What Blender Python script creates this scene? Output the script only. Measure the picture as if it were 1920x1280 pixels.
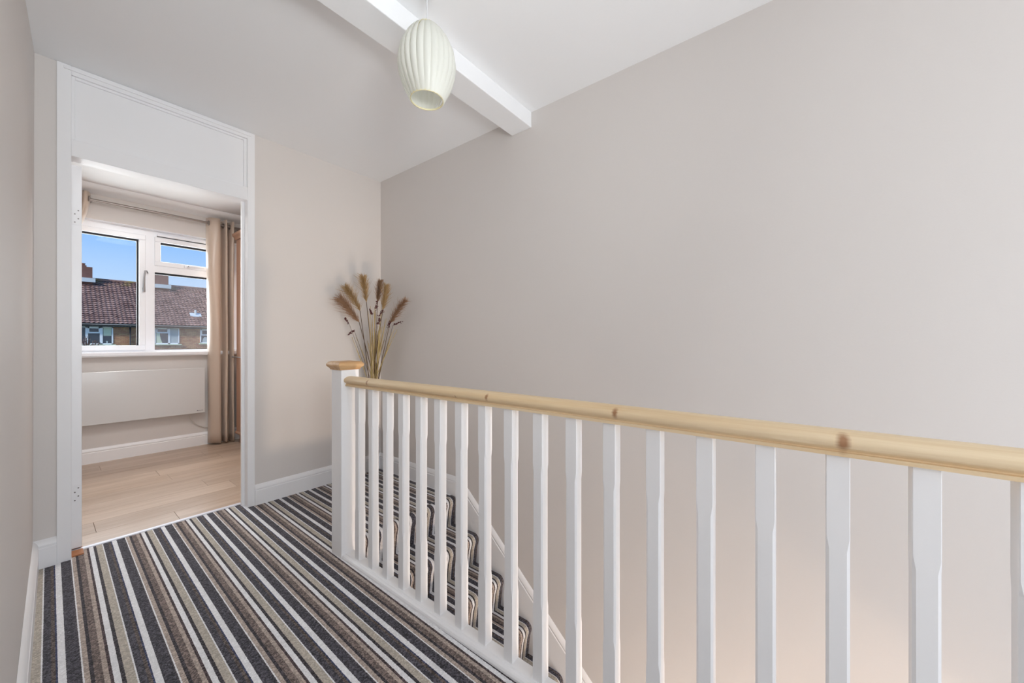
import bpy, math, random
from mathutils import Vector, Matrix

# ------------------------------------------------------------------ scene, camera, world, lights
for o in list(bpy.data.objects):
    bpy.data.objects.remove(o, do_unlink=True)
SC = bpy.context.scene
COL = SC.collection
PI = math.pi

# camera solved from the photograph (1920 x 1280): two vanishing points on the horizon
CX, CY, VY, VX = 960., 641., 67., 1516.
FPX = math.sqrt((CX - VY) * (VX - CX))
YAW = math.atan2(CX - VY, FPX)
HC = 1.0786                                  # eye height above the landing
FW = Vector((math.sin(YAW), math.cos(YAW), 0)); RT = Vector((math.cos(YAW), -math.sin(YAW), 0))


def at(u, v, c):
    """pixel (u, v) at depth c along the optical axis"""
    p = FW * c + RT * ((u - CX) / FPX * c)
    return Vector((p.x, p.y, HC + (CY - v) / FPX * c))


cam = bpy.data.cameras.new('camera'); camo = bpy.data.objects.new('camera', cam); COL.objects.link(camo)
cam.sensor_width = 36; cam.lens = FPX / 1920 * 36; cam.shift_y = 1 / 1920
cam.clip_start = .01; cam.clip_end = 300
camo.location = (0, 0, HC); camo.rotation_euler = (PI / 2, 0, -YAW)
SC.camera = camo

vs = SC.view_settings
vs.view_transform = 'Standard'; vs.look = 'None'; vs.gamma = 1; vs.exposure = 0.06; vs.use_curve_mapping = False
SC.display_settings.display_device = 'sRGB'
try:
    SC.cycles.use_denoising = True
    SC.cycles.max_bounces = 10; SC.cycles.diffuse_bounces = 7; SC.cycles.transparent_max_bounces = 12
    SC.cycles.sample_clamp_indirect = 6; SC.cycles.caustics_reflective = False; SC.cycles.caustics_refractive = False
except Exception:
    pass


def lin(c):
    return tuple(((x / 255) / 12.92 if x / 255 <= .04045 else ((x / 255 + .055) / 1.055) ** 2.4) for x in c)


def rgba(c):
    return (*lin(c), 1)


W = bpy.data.worlds.new('sky'); SC.world = W; W.use_nodes = True
nt = W.node_tree; nt.nodes.clear()
wo = nt.nodes.new('ShaderNodeOutputWorld'); bg = nt.nodes.new('ShaderNodeBackground')
tc = nt.nodes.new('ShaderNodeTexCoord'); sx = nt.nodes.new('ShaderNodeSeparateXYZ'); rp = nt.nodes.new('ShaderNodeValToRGB')
nt.links.new(tc.outputs['Generated'], sx.inputs[0]); nt.links.new(sx.outputs['Z'], rp.inputs[0])
e = rp.color_ramp.elements
e[0].position = 0; e[0].color = rgba((212, 228, 248))
e[1].position = .21; e[1].color = rgba((142, 192, 253))
n = e.new(.115); n.color = rgba((186, 216, 252))
n = e.new(1.0); n.color = rgba((92, 150, 232))
nt.links.new(rp.outputs[0], bg.inputs[0]); bg.inputs[1].default_value = 1.0
nt.links.new(bg.outputs[0], wo.inputs[0])


def light(name, kind, loc, aim, energy, color=(1, 1, 1), size=None, sizey=None, angle=None, spread=None):
    L = bpy.data.lights.new(name, kind); L.energy = energy; L.color = color
    if kind == 'AREA':
        L.shape = 'RECTANGLE'; L.size = size; L.size_y = sizey or size
        if spread:
            L.spread = spread
    if kind == 'POINT':
        L.shadow_soft_size = size
    if angle:
        L.angle = angle
    o = bpy.data.objects.new(name, L); COL.objects.link(o); o.location = loc
    if aim is not None:
        d = Vector(aim) - Vector(loc)
        o.rotation_euler = d.to_track_quat('-Z', 'Y').to_euler()
    return o


light('sun', 'SUN', (-20, -20, 30), (30, 0, -10), 3.4, (1, .95, .88), angle=.09)
# daylight from the tall window at the back of the landing
light('landing_window_daylight', 'AREA', (.85, -2.32, 1.20), (.85, 0, 1.25), 30, (.93, .97, 1), 1.5, 2.0)
# added fill panel on the left wall behind the camera, for an unseen doorway
light('left_wall_fill', 'AREA', (-.10, -1.0, 1.05), (1, -.6, 1.15), 12, (.88, .94, 1), .85, 1.9)
# photographer's flash, bounced towards the ceiling: it throws the faint lamp shadow
light('bounced_flash', 'AREA', (.06, -.55, 1.45), (.55, 2.6, 2.45), 7.4, (.93, .97, 1), .4, .4, spread=1.9)
# ceiling lamp of the bedroom
light('bedroom_ceiling_lamp', 'AREA', (.70, 3.30, 2.40), (.70, 3.7, 0), 14, (.98, .98, .98), .45, .45)
# daylight through the bedroom window
light('bedroom_window_daylight', 'AREA', (.68, 5.40, 1.60), (.68, 3, 1.15), 56, (.96, .985, 1), 1.3, 1.1)
# added fill shining up the stairwell to brighten the ceiling
light('stairwell_fill', 'AREA', (1.42, .0, -1.6), (1.42, .3, 2), 25, (.99, .97, .95), .7, 1.2)
light('hall_lamp', 'AREA', (1.38, -2.75, -1.75), (1.5, 0, .1), 56, (1, .76, .56), .42, .42)  # light of the hall downstairs, passing under the landing edge


# ------------------------------------------------------------------ materials
def mat(name, c, rough=.5, metal=0, spec=.5, noise=None, bump=None, coat=0):
    m = bpy.data.materials.new(name); m.use_nodes = True
    t = m.node_tree; b = t.nodes['Principled BSDF']
    b.inputs['Base Color'].default_value = rgba(c)
    b.inputs['Roughness'].default_value = rough; b.inputs['Metallic'].default_value = metal
    b.inputs['Specular IOR Level'].default_value = spec
    b.inputs['Coat Weight'].default_value = coat
    g = None
    if noise or bump:
        g = t.nodes.new('ShaderNodeNewGeometry')
    if noise:                                # (scale, amount)
        nz = t.nodes.new('ShaderNodeTexNoise'); nz.inputs['Scale'].default_value = noise[0]; nz.inputs['Detail'].default_value = 4
        t.links.new(g.outputs['Position'], nz.inputs['Vector'])
        mr = t.nodes.new('ShaderNodeMapRange'); mr.inputs['To Min'].default_value = 1 - noise[1]; mr.inputs['To Max'].default_value = 1 + noise[1]
        t.links.new(nz.outputs[0], mr.inputs[0])
        mx = t.nodes.new('ShaderNodeVectorMath'); mx.operation = 'SCALE'; mx.inputs[0].default_value = lin(c)
        t.links.new(mr.outputs[0], mx.inputs['Scale']); t.links.new(mx.outputs[0], b.inputs['Base Color'])
    if bump:                                 # (scale, strength)
        nz2 = t.nodes.new('ShaderNodeTexNoise'); nz2.inputs['Scale'].default_value = bump[0]; nz2.inputs['Detail'].default_value = 3
        t.links.new(g.outputs['Position'], nz2.inputs['Vector'])
        bp = t.nodes.new('ShaderNodeBump'); bp.inputs['Strength'].default_value = bump[1]; bp.inputs['Distance'].default_value = .002
        t.links.new(nz2.outputs[0], bp.inputs['Height']); t.links.new(bp.outputs[0], b.inputs['Normal'])
    return m


class NT:
    """small helper to write node graphs"""
    def __init__(s, m):
        s.t = m.node_tree; s.b = s.t.nodes['Principled BSDF']

    def n(s, kind, **kw):
        x = s.t.nodes.new('ShaderNode' + kind)
        for k, v in kw.items():
            setattr(x, k, v)
        return x

    def l(s, a, b):
        s.t.links.new(a, b)

    def math(s, op, a, b=None):
        x = s.n('Math', operation=op)
        for i, q in enumerate((a, b)):
            if q is None:
                continue
            if isinstance(q, (int, float)):
                x.inputs[i].default_value = q
            else:
                s.l(q, x.inputs[i])
        return x.outputs[0]


M = {}
M['paint'] = mat('wall_paint', (217, 212, 208), .75, spec=.25, noise=(1.3, .015), bump=(140, .12))
M['ceil'] = mat('ceiling_paint', (240, 241, 242), .85, spec=.2, bump=(90, .12))
M['white'] = mat('white_gloss_paint', (240, 240, 241), .32, spec=.45, bump=(60, .06))
M['satin'] = mat('white_satin_paint', (239, 239, 240), .5, spec=.4, bump=(60, .06))
M['upvc'] = mat('white_window_plastic', (240, 242, 246), .25)
M['gasket'] = mat('black_rubber', (18, 20, 26), .6)
M['chrome'] = mat('brushed_chrome', (168, 168, 170), .3, metal=.7)
M['steel'] = mat('dull_steel_pole', (150, 140, 134), .35, metal=.8)
M['alu'] = mat('aluminium_trim', (206, 206, 212), .45, metal=.3)
M['screw'] = mat('screw_dark', (120, 115, 110), .4, metal=.7)
M['heater'] = mat('heater_white_glass', (214, 214, 213), .18, coat=.3)
M['print'] = mat('grey_print', (120, 120, 124), .5)
M['cable'] = mat('white_cable', (205, 200, 194), .5)
M['shadein'] = mat('cream_plastic', (226, 218, 180), .45)
M['cord'] = mat('lamp_cord', (214, 214, 216), .5)
M['stalk'] = mat('straw_stalk', (190, 168, 112), .7, noise=(60, .18))
M['stalk2'] = mat('pale_straw_stalk', (204, 182, 138), .7, noise=(60, .15))
M['stem'] = mat('brown_stem', (96, 74, 54), .7)
M['plume1'] = mat('pampas_tan', (176, 146, 102), .85, noise=(50, .2))
M['plume2'] = mat('pampas_brown', (158, 124, 96), .85, noise=(50, .2))
M['seed'] = mat('dark_red_seed', (84, 36, 36), .6, noise=(90, .25))
M['vase'] = mat('grey_glass_vase', (112, 116, 114), .2)
M['cream'] = mat('cream_blind', (214, 222, 196), .8)
M['net'] = mat('net_curtain', (176, 186, 190), .9)
M['soffit'] = mat('dark_gutter', (62, 60, 60), .5)
M['gutter'] = mat('grey_gutter', (170, 166, 164), .5)
M['pipe'] = mat('black_pipe', (52, 50, 54), .5)
M['lead'] = mat('lead_flashing', (206, 214, 216), .6, noise=(3, .1))
M['pot'] = mat('clay_pot', (150, 98, 78), .8)
M['bark'] = mat('twig_bark', (112, 84, 80), .9)
M['grass'] = mat('lawn', (86, 104, 62), .95, noise=(2, .3))
M['blackglass'] = mat('dark_window_glass', (52, 60, 72), .08, spec=.6)
M['wardin'] = mat('wardrobe_shadow_gap', (40, 30, 26), .8)


def wood(name, base, dark, axis='Y', scale=14, stretch=.05, rough=.45, contrast=.5, knots=None, plank=False):
    m = mat(name, base, rough, spec=.4); q = NT(m)
    g = q.n('NewGeometry'); mp = q.n('Mapping')
    sc = {'X': (stretch, 1, 1), 'Y': (1, stretch, 1), 'Z': (1, 1, stretch)}[axis]
    mp.inputs['Scale'].default_value = sc
    vec = g.outputs['Position']
    if plank:                                # every plank shifts its own grain
        oi = q.n('ObjectInfo'); ad = q.n('VectorMath', operation='MULTIPLY_ADD')
        cmb = q.n('CombineXYZ')
        for i in range(3):
            q.l(oi.outputs['Random'], cmb.inputs[i])
        q.l(cmb.outputs[0], ad.inputs[0]); ad.inputs[1].default_value = (17, 31, 9); q.l(vec, ad.inputs[2]); vec = ad.outputs[0]
    q.l(vec, mp.inputs['Vector'])
    nz = q.n('TexNoise'); nz.inputs['Scale'].default_value = scale; nz.inputs['Detail'].default_value = 6; nz.inputs['Distortion'].default_value = .6
    q.l(mp.outputs[0], nz.inputs['Vector'])
    nz2 = q.n('TexNoise'); nz2.inputs['Scale'].default_value = scale * 9; nz2.inputs['Detail'].default_value = 3
    q.l(mp.outputs[0], nz2.inputs['Vector'])
    s = q.math('ADD', q.math('MULTIPLY', nz.outputs[0], .7), q.math('MULTIPLY', nz2.outputs[0], .3))
    r = q.n('ValToRGB'); q.l(s, r.inputs[0])
    r.color_ramp.elements[0].position = .5 - .22 / max(contrast, .1) * .5; r.color_ramp.elements[0].color = rgba(dark)
    r.color_ramp.elements[1].position = .5 + .16; r.color_ramp.elements[1].color = rgba(base)
    out = r.outputs[0]
    if plank:
        hv = q.n('HueSaturation'); q.l(out, hv.inputs['Color'])
        v = q.math('ADD', q.math('MULTIPLY', oi.outputs['Random'], .16), .92); q.l(v, hv.inputs['Value']); out = hv.outputs[0]
    for (p, rr) in (knots or []):
        d = q.n('VectorMath', operation='SUBTRACT'); q.l(g.outputs['Position'], d.inputs[0]); d.inputs[1].default_value = p
        m2 = q.n('VectorMath', operation='MULTIPLY'); q.l(d.outputs[0], m2.inputs[0]); m2.inputs[1].default_value = (.9, 1.5, .7)
        ln = q.n('VectorMath', operation='LENGTH'); q.l(m2.outputs[0], ln.inputs[0])
        wob = q.math('ADD', ln.outputs['Value'], q.math('MULTIPLY', q.math('SUBTRACT', nz2.outputs[0], .5), .012))
        mr = q.n('MapRange'); mr.inputs['From Min'].default_value = rr * .45; mr.inputs['From Max'].default_value = rr * 1.3
        mr.inputs['To Min'].default_value = .85; mr.inputs['To Max'].default_value = 0
        q.l(wob, mr.inputs[0])
        mx = q.n('Mix', data_type='RGBA'); q.l(mr.outputs[0], mx.inputs[0]); q.l(out, mx.inputs[6]); mx.inputs[7].default_value = rgba((150, 98, 60))
        out = mx.outputs[2]
    q.l(out, q.b.inputs['Base Color'])
    return m


RX, RZ0 = .987, .858                       # handrail centre and underside
M['pine'] = wood('pine_handrail', (236, 216, 182), (216, 186, 142), 'Y', 30, .03, .38, .6,
                 knots=[((.955, 1.615, .890), .010), ((.953, .865, .893), .010), ((.953, .405, .890), .012), ((.955, -.052, .888), .015), ((.957, 1.02, .876), .005)])
M['pinecap'] = wood('pine_cap', (222, 186, 140), (186, 140, 92), 'X', 38, .05, .4, .7)
M['beech'] = wood('wardrobe_wood', (190, 152, 130), (172, 132, 108), 'Z', 16, .05, .4, .6)
M['oak'] = wood('oak_laminate', (194, 174, 156), (164, 140, 118), 'X', 9, .1, .3, .55, plank=True)
M['rawwood'] = mat('bare_wood', (170, 112, 72), .7, noise=(40, .2))


def glass(name, veil, tint=(.97, .985, .99)):
    m = bpy.data.materials.new(name); m.use_nodes = True; t = m.node_tree; t.nodes.clear()
    o = t.nodes.new('ShaderNodeOutputMaterial'); tr = t.nodes.new('ShaderNodeBsdfTransparent'); gl = t.nodes.new('ShaderNodeBsdfGlossy')
    df = t.nodes.new('ShaderNodeBsdfDiffuse'); df.inputs[0].default_value = (.85, .82, .84, 1)
    gl.inputs['Roughness'].default_value = .02; tr.inputs[0].default_value = (*tint, 1)
    fr = t.nodes.new('ShaderNodeFresnel'); fr.inputs[0].default_value = 1.09
    m1 = t.nodes.new('ShaderNodeMixShader'); m2 = t.nodes.new('ShaderNodeMixShader')
    t.links.new(fr.outputs[0], m1.inputs[0]); t.links.new(tr.outputs[0], m1.inputs[1]); t.links.new(gl.outputs[0], m1.inputs[2])
    m2.inputs[0].default_value = veil; t.links.new(m1.outputs[0], m2.inputs[1]); t.links.new(df.outputs[0], m2.inputs[2])
    t.links.new(m2.outputs[0], o.inputs[0])
    return m


M['pane'] = glass('clear_pane', .0)
M['pane2'] = glass('hazy_pane', .07)  # haze of reflections on the lower right pane, mixed in as pale diffuse


def translucent(name, c, amount, rough=.5):
    m = mat(name, c, rough, spec=.35); q = NT(m)
    tl = q.n('BsdfTranslucent'); tl.inputs[0].default_value = rgba(c)
    mx = q.n('MixShader'); mx.inputs[0].default_value = amount
    o = [x for x in q.t.nodes if x.type == 'OUTPUT_MATERIAL'][0]
    q.l(q.b.outputs[0], mx.inputs[1]); q.l(tl.outputs[0], mx.inputs[2]); q.l(mx.outputs[0], o.inputs[0])
    return m


M['shade'] = translucent('ivory_plastic_strip', (238, 239, 232), .35, .35)


def curtain_mat():
    m = mat('champagne_satin', (206, 187, 170), .30, spec=.45); q = NT(m)
    q.b.inputs['Sheen Weight'].default_value = .25
    g = q.n('NewGeometry'); mp = q.n('Mapping'); mp.inputs['Scale'].default_value = (1, 1, .25)
    q.l(g.outputs['Position'], mp.inputs['Vector'])
    nz = q.n('TexNoise'); nz.inputs['Scale'].default_value = 180; q.l(mp.outputs[0], nz.inputs['Vector'])
    bp = q.n('Bump'); bp.inputs['Strength'].default_value = .15; bp.inputs['Distance'].default_value = .002
    q.l(nz.outputs[0], bp.inputs['Height']); q.l(bp.outputs[0], q.b.inputs['Normal'])
    tl = q.n('BsdfTranslucent'); tl.inputs[0].default_value = rgba((212, 194, 176))
    mx = q.n('MixShader'); mx.inputs[0].default_value = .12
    o = [x for x in q.t.nodes if x.type == 'OUTPUT_MATERIAL'][0]
    q.l(q.b.outputs[0], mx.inputs[1]); q.l(tl.outputs[0], mx.inputs[2]); q.l(mx.outputs[0], o.inputs[0])
    return m


M['curtain'] = curtain_mat()

P = .1953                                   # width of one repeat of the striped carpet
D1, D2, BR, TP, BE, WH, NV = (72, 70, 77), (62, 58, 62), (114, 101, 96), (172, 158, 148), (180, 172, 160), (230, 230, 232), (60, 66, 92)
STRIPES = [(.0, WH), (.017, D1), (.046, (78, 72, 76)), (.049, WH), (.053, TP), (.065, D2), (.0747, BR), (.0930, TP), (.105, (74, 62, 64)),
           (.1125, WH), (.128, D2), (.138, BE), (.159, WH), (.1630, D1), (.181, (92, 82, 78)), (.190, NV)]


def carpet_mat(name, skew, off):
    m = mat(name, (120, 115, 112), .95, spec=.08); q = NT(m)
    q.b.inputs['Sheen Weight'].default_value = .15
    g = q.n('NewGeometry'); sp = q.n('SeparateXYZ'); q.l(g.outputs['Position'], sp.inputs[0])
    nz = q.n('TexNoise'); nz.inputs['Scale'].default_value = 170; nz.inputs['Detail'].default_value = 1; q.l(g.outputs['Position'], nz.inputs['Vector'])
    wob = q.math('MULTIPLY', q.math('SUBTRACT', nz.outputs[0], .5), .0035)
    s = q.math('SUBTRACT', sp.outputs['X'], off)
    if skew:
        s = q.math('SUBTRACT', s, q.math('MULTIPLY', sp.outputs['Y'], skew))
    s = q.math('ADD', s, wob)
    fr = q.math('FRACT', q.math('DIVIDE', q.math('ADD', s, P * 10), P))
    r = q.n('ValToRGB'); r.color_ramp.interpolation = 'CONSTANT'; q.l(fr, r.inputs[0])
    el = r.color_ramp.elements
    el[0].position = 0; el[0].color = rgba(STRIPES[0][1]); el[1].position = STRIPES[1][0] / P; el[1].color = rgba(STRIPES[1][1])
    for p, c in STRIPES[2:]:
        x = el.new(p / P); x.color = rgba(c)
    # flecked loops: strong on the dark yarns, faint on the pale ones
    vo = q.n('TexVoronoi', feature='F1'); vo.inputs['Scale'].default_value = 210; q.l(g.outputs['Position'], vo.inputs['Vector'])
    bw = q.n('RGBToBW'); q.l(r.outputs[0], bw.inputs[0])
    vr = q.n('SeparateColor'); q.l(vo.outputs['Color'], vr.inputs[0])
    amt = q.n('MapRange'); amt.inputs['From Min'].default_value = .05; amt.inputs['From Max'].default_value = .5
    amt.inputs['To Min'].default_value = 1.7; amt.inputs['To Max'].default_value = .22; q.l(bw.outputs[0], amt.inputs[0])
    f = q.math('ADD', 1.0, q.math('MULTIPLY', q.math('SUBTRACT', q.math('POWER', vr.outputs[0], 1.6), .36), amt.outputs[0]))
    nz3 = q.n('TexNoise'); nz3.inputs['Scale'].default_value = 9; nz3.inputs['Detail'].default_value = 5; q.l(g.outputs['Position'], nz3.inputs['Vector'])
    f = q.math('MULTIPLY', f, q.math('ADD', .9, q.math('MULTIPLY', nz3.outputs[0], .2)))
    mx = q.n('VectorMath', operation='SCALE'); q.l(r.outputs[0], mx.inputs[0]); q.l(f, mx.inputs['Scale'])
    q.l(mx.outputs[0], q.b.inputs['Base Color'])
    bp = q.n('Bump'); bp.inputs['Strength'].default_value = .7; bp.inputs['Distance'].default_value = .003; bp.invert = True
    q.l(vo.outputs['Distance'], bp.inputs['Height']); q.l(bp.outputs[0], q.b.inputs['Normal'])
    return m


M['carpet'] = carpet_mat('striped_carpet', .014, .018)
M['stair'] = carpet_mat('striped_stair_carpet', 0, .0578)


def brick_mat():
    m = mat('yellow_red_brick', (160, 122, 92), .9, spec=.15); q = NT(m)
    g = q.n('NewGeometry'); sp = q.n('SeparateXYZ'); cb = q.n('CombineXYZ')
    q.l(g.outputs['Position'], sp.inputs[0]); q.l(q.math('ADD', sp.outputs['X'], sp.outputs['Y']), cb.inputs[0]); q.l(sp.outputs['Z'], cb.inputs[1])
    b = q.n('TexBrick'); q.l(cb.outputs[0], b.inputs['Vector']); b.inputs['Scale'].default_value = 1
    b.inputs['Brick Width'].default_value = .225; b.inputs['Row Height'].default_value = .075; b.inputs['Mortar Size'].default_value = .008
    b.inputs['Color1'].default_value = rgba((206, 160, 118)); b.inputs['Color2'].default_value = rgba((178, 118, 94)); b.inputs['Mortar'].default_value = rgba((128, 110, 96))
    nz = q.n('TexNoise'); nz.inputs['Scale'].default_value = 2.2; q.l(g.outputs['Position'], nz.inputs['Vector'])
    mr = q.n('MapRange'); mr.inputs['To Min'].default_value = .75; mr.inputs['To Max'].default_value = 1.2; q.l(nz.outputs[0], mr.inputs[0])
    mx = q.n('VectorMath', operation='SCALE'); q.l(b.outputs[0], mx.inputs[0]); q.l(mr.outputs[0], mx.inputs['Scale']); q.l(mx.outputs[0], q.b.inputs['Base Color'])
    return m


M['brick'] = brick_mat()
M['chimbrick'] = mat('chimney_brick', (126, 92, 82), .9, spec=.15, noise=(5, .35))


def tile_mat():
    m = mat('brown_roof_tile', (112, 92, 88), .85, spec=.2); q = NT(m)
    g = q.n('NewGeometry'); sp = q.n('SeparateXYZ'); q.l(g.outputs['Position'], sp.inputs[0])
    vo = q.n('TexVoronoi'); vo.inputs['Scale'].default_value = 4; q.l(g.outputs['Position'], vo.inputs['Vector'])
    bw = q.n('SeparateColor'); q.l(vo.outputs['Color'], bw.inputs[0])
    nz = q.n('TexNoise'); nz.inputs['Scale'].default_value = 1.1; nz.inputs['Detail'].default_value = 6; q.l(g.outputs['Position'], nz.inputs['Vector'])
    r = q.n('ValToRGB'); q.l(q.math('ADD', q.math('MULTIPLY', bw.outputs[0], .45), q.math('MULTIPLY', nz.outputs[0], .55)), r.inputs[0])
    r.color_ramp.elements[0].position = .2; r.color_ramp.elements[0].color = rgba((112, 84, 78))
    r.color_ramp.elements[1].position = .85; r.color_ramp.elements[1].color = rgba((166, 136, 126))
    # moss along the ridge
    mo = q.n('MapRange'); mo.inputs['From Min'].default_value = 5.25; mo.inputs['From Max'].default_value = 5.6; q.l(sp.outputs['Z'], mo.inputs[0])
    mn = q.n('MapRange'); mn.inputs['From Min'].default_value = .48; mn.inputs['From Max'].default_value = .6; q.l(nz.outputs[0], mn.inputs[0])
    mx = q.n('Mix', data_type='RGBA'); q.l(q.math('MULTIPLY', mo.outputs[0], mn.outputs[0]), mx.inputs[0]); q.l(r.outputs[0], mx.inputs[6]); mx.inputs[7].default_value = rgba((138, 126, 62))
    q.l(mx.outputs[2], q.b.inputs['Base Color'])
    return m


M['tile'] = tile_mat()


# ------------------------------------------------------------------ mesh helpers
class MB:
    def __init__(s):
        s.v = []; s.f = []

    def add(s, vs, fs):
        o = len(s.v); s.v += [tuple(p) for p in vs]; s.f += [tuple(i + o for i in f) for f in fs]; return s

    def box(s, x0, x1, y0, y1, z0, z1):
        vs = [(x, y, z) for x in (x0, x1) for y in (y0, y1) for z in (z0, z1)]
        return s.add(vs, [(0, 1, 3, 2), (4, 6, 7, 5), (0, 4, 5, 1), (2, 3, 7, 6), (0, 2, 6, 4), (1, 5, 7, 3)])

    def prism(s, pts, axis, a, b):
        """closed polygon pts extruded along axis from a to b"""
        def put(p, t):
            return {'X': (t, p[0], p[1]), 'Y': (p[0], t, p[1]), 'Z': (p[0], p[1], t)}[axis]
        n = len(pts)
        vs = [put(p, a) for p in pts] + [put(p, b) for p in pts]
        return s.add(vs, [tuple(range(n)), tuple(range(2 * n - 1, n - 1, -1))] + [(i, (i + 1) % n, n + (i + 1) % n, n + i) for i in range(n)])

    def tube(s, path, rad, n=8, cap=True):
        path = [Vector(p) for p in path]; m = len(path)
        rads = rad if isinstance(rad, (list, tuple)) else [rad] * m
        o = len(s.v); up = None
        for i, p in enumerate(path):
            d = (path[min(i + 1, m - 1)] - path[max(i - 1, 0)]).normalized()
            if up is None:
                up = Vector((0, 0, 1)) if abs(d.z) < .9 else Vector((1, 0, 0))
            a = d.cross(up).normalized(); b = a.cross(d).normalized(); up = b
            for k in range(n):
                t = 2 * PI * k / n
                s.v.append(tuple(p + (a * math.cos(t) + b * math.sin(t)) * rads[i]))
        for i in range(m - 1):
            for k in range(n):
                s.f.append((o + i * n + k, o + i * n + (k + 1) % n, o + (i + 1) * n + (k + 1) % n, o + (i + 1) * n + k))
        if cap:
            s.f.append(tuple(o + k for k in range(n - 1, -1, -1))); s.f.append(tuple(o + (m - 1) * n + k for k in range(n)))
        return s

    def lathe(s, prof, n=24, c=(0, 0), close=True):
        o = len(s.v)
        for r, z in prof:
            for k in range(n):
                t = 2 * PI * k / n
                s.v.append((c[0] + r * math.cos(t), c[1] + r * math.sin(t), z))
        for i in range(len(prof) - 1):
            for k in range(n):
                s.f.append((o + i * n + k, o + i * n + (k + 1) % n, o + (i + 1) * n + (k + 1) % n, o + (i + 1) * n + k))
        if close:
            s.f.append(tuple(o + k for k in range(n - 1, -1, -1))); e_ = o + (len(prof) - 1) * n
            s.f.append(tuple(e_ + k for k in range(n)))
        return s

    def build(s, name, m, parent=None, smooth=False, bevel=None, angle=None):
        me = bpy.data.meshes.new(name); me.from_pydata(s.v, [], s.f); me.validate(); me.update()
        me.materials.append(M[m] if isinstance(m, str) else m)
        import bmesh
        b = bmesh.new(); b.from_mesh(me); bmesh.ops.recalc_face_normals(b, faces=b.faces); b.to_mesh(me); b.free()
        if smooth:
            me.shade_smooth() if hasattr(me, 'shade_smooth') else me.polygons.foreach_set('use_smooth', [True] * len(me.polygons))
            if angle:
                try:
                    me.set_sharp_from_angle(angle=angle)
                except Exception:
                    pass
        o = bpy.data.objects.new(name, me); COL.objects.link(o)
        if parent:
            o.parent = parent
            if parent.type == 'EMPTY' and not parent.get('at_origin'):
                o.matrix_parent_inverse = Matrix.Translation(-parent.location)
            elif parent.parent and parent.parent.type == 'EMPTY':
                o.matrix_parent_inverse = Matrix.Translation(-parent.parent.location) if False else Matrix.Identity(4)
        if bevel:
            bv = o.modifiers.new('bevel', 'BEVEL'); bv.width = bevel; bv.segments = 2; bv.limit_method = 'ANGLE'; bv.angle_limit = .6
        return o


def box(name, m, x0, x1, y0, y1, z0, z1, parent=None, bevel=None):
    return MB().box(x0, x1, y0, y1, z0, z1).build(name, m, parent, bevel=bevel)


def thing(name, label, cat, loc, group=None):
    o = bpy.data.objects.new(name, None); COL.objects.link(o); o.location = loc; o.empty_display_size = .05
    o['label'] = label; o['category'] = cat
    if group:
        o['group'] = group
    return o


def tag(o, label, cat, group=None):
    o['label'] = label; o['category'] = cat
    if group:
        o['group'] = group
    return o


def struct(o, label, cat):
    o['kind'] = 'structure'; o['label'] = label; o['category'] = cat
    return o


def struct_root(name, label, cat, loc):
    return struct(thing(name, label, cat, loc), label, cat)


# ------------------------------------------------------------------ landing shell
H = 2.45; YD = 2.881; YD2 = 2.975; XR = 1.833; YB = -2.2; ZH = -2.51
YN = 1.925; GO, RI = .214, .193           # first nosing, going and rise of the stairs
XW0, XW1 = .943, 1.005                    # base rail of the balustrade
YN0_ = 1.823
YE = -.70                                 # near end of the stairwell opening

fl = MB()
fl.box(-.45, XW1, YB, YD2, -.25, -.012).box(XW1, 1.95, YN + .055, YD2, -.25, -.012).box(.90, 1.95, -3.75, YB, -.25, -.012).box(XW1, 1.95, YB, YE, -.25, -.012)
floor = struct(fl.build('floor', 'satin'), 'landing floor under the striped carpet', 'floor')
cp = MB()
cp.box(-.2, XW0, YB, YD - .0, -.012, 0).box(XW0, XR, YN + .050, YD, -.012, 0).box(XW0, XW1, YN0_, YN + .050, -.012, 0).box(.105, .86, YD, 2.966, -.012, 0).box(XW0, XR, YB, YE, -.012, 0)
carpet = cp.build('carpet', 'carpet', floor)
carpet['label'] = 'loop pile carpet in black, taupe and white stripes'


def left_wall_x(y, z):
    b = -.009 - .0206 * (YD - y); t = -.004 - .0525 * (YD - y)
    return b + (t - b) * z / H


w = MB(); NY, NZ = 10, 6
vs_, fs_ = [], []
for i in range(NY + 1):
    for j in range(NZ + 1):
        y = YB + (YD2 - YB) * i / NY; z = H * j / NZ
        vs_.append((left_wall_x(y, z), y, z))
for i in range(NY):
    for j in range(NZ):
        a = i * (NZ + 1) + j; fs_.append((a, a + 1, a + NZ + 2, a + NZ + 1))
n0 = len(vs_)
vs_ += [(-.45, YB, 0), (-.45, YB, H), (-.45, YD2, 0), (-.45, YD2, H)]
fs_ += [(n0, n0 + 1, n0 + 3, n0 + 2)]
w.add(vs_, fs_)
struct(w.build('wall_left', 'paint', smooth=False), 'beige painted wall running along the left of the landing', 'wall')

w = MB().box(-.45, .063, YD, YD2, -.02, H).box(.897, 1.95, YD, YD2, -.25, H)
struct(w.build('wall_far', 'paint'), 'beige painted end wall around the open doorway', 'wall')
struct(box('wall_right', 'paint', XR, 1.95, -3.6, YD2 - .001, ZH, H), 'tall beige painted wall beside the stairs', 'wall')
w = MB().box(-.45, .2, YB - .12, YB, -.25, H).box(1.5, XR, YB - .12, YB, -.25, H).box(.2, 1.5, YB - .12, YB, -.25, .15).box(.2, 1.5, YB - .12, YB, 2.25, H)
struct(w.build('wall_back', 'paint'), 'beige painted wall behind the landing with a window opening', 'wall')
struct(box('ceiling', 'ceil', -.45, 1.95, YB - .12, YD2, H, H + .12), 'smooth white painted landing ceiling', 'ceiling')
struct(box('ceiling_beam', 'ceil', -.30, XR, 1.297, 1.446, 2.357, H, bevel=.004), 'white boxed beam crossing the landing ceiling', 'beam')

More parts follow.
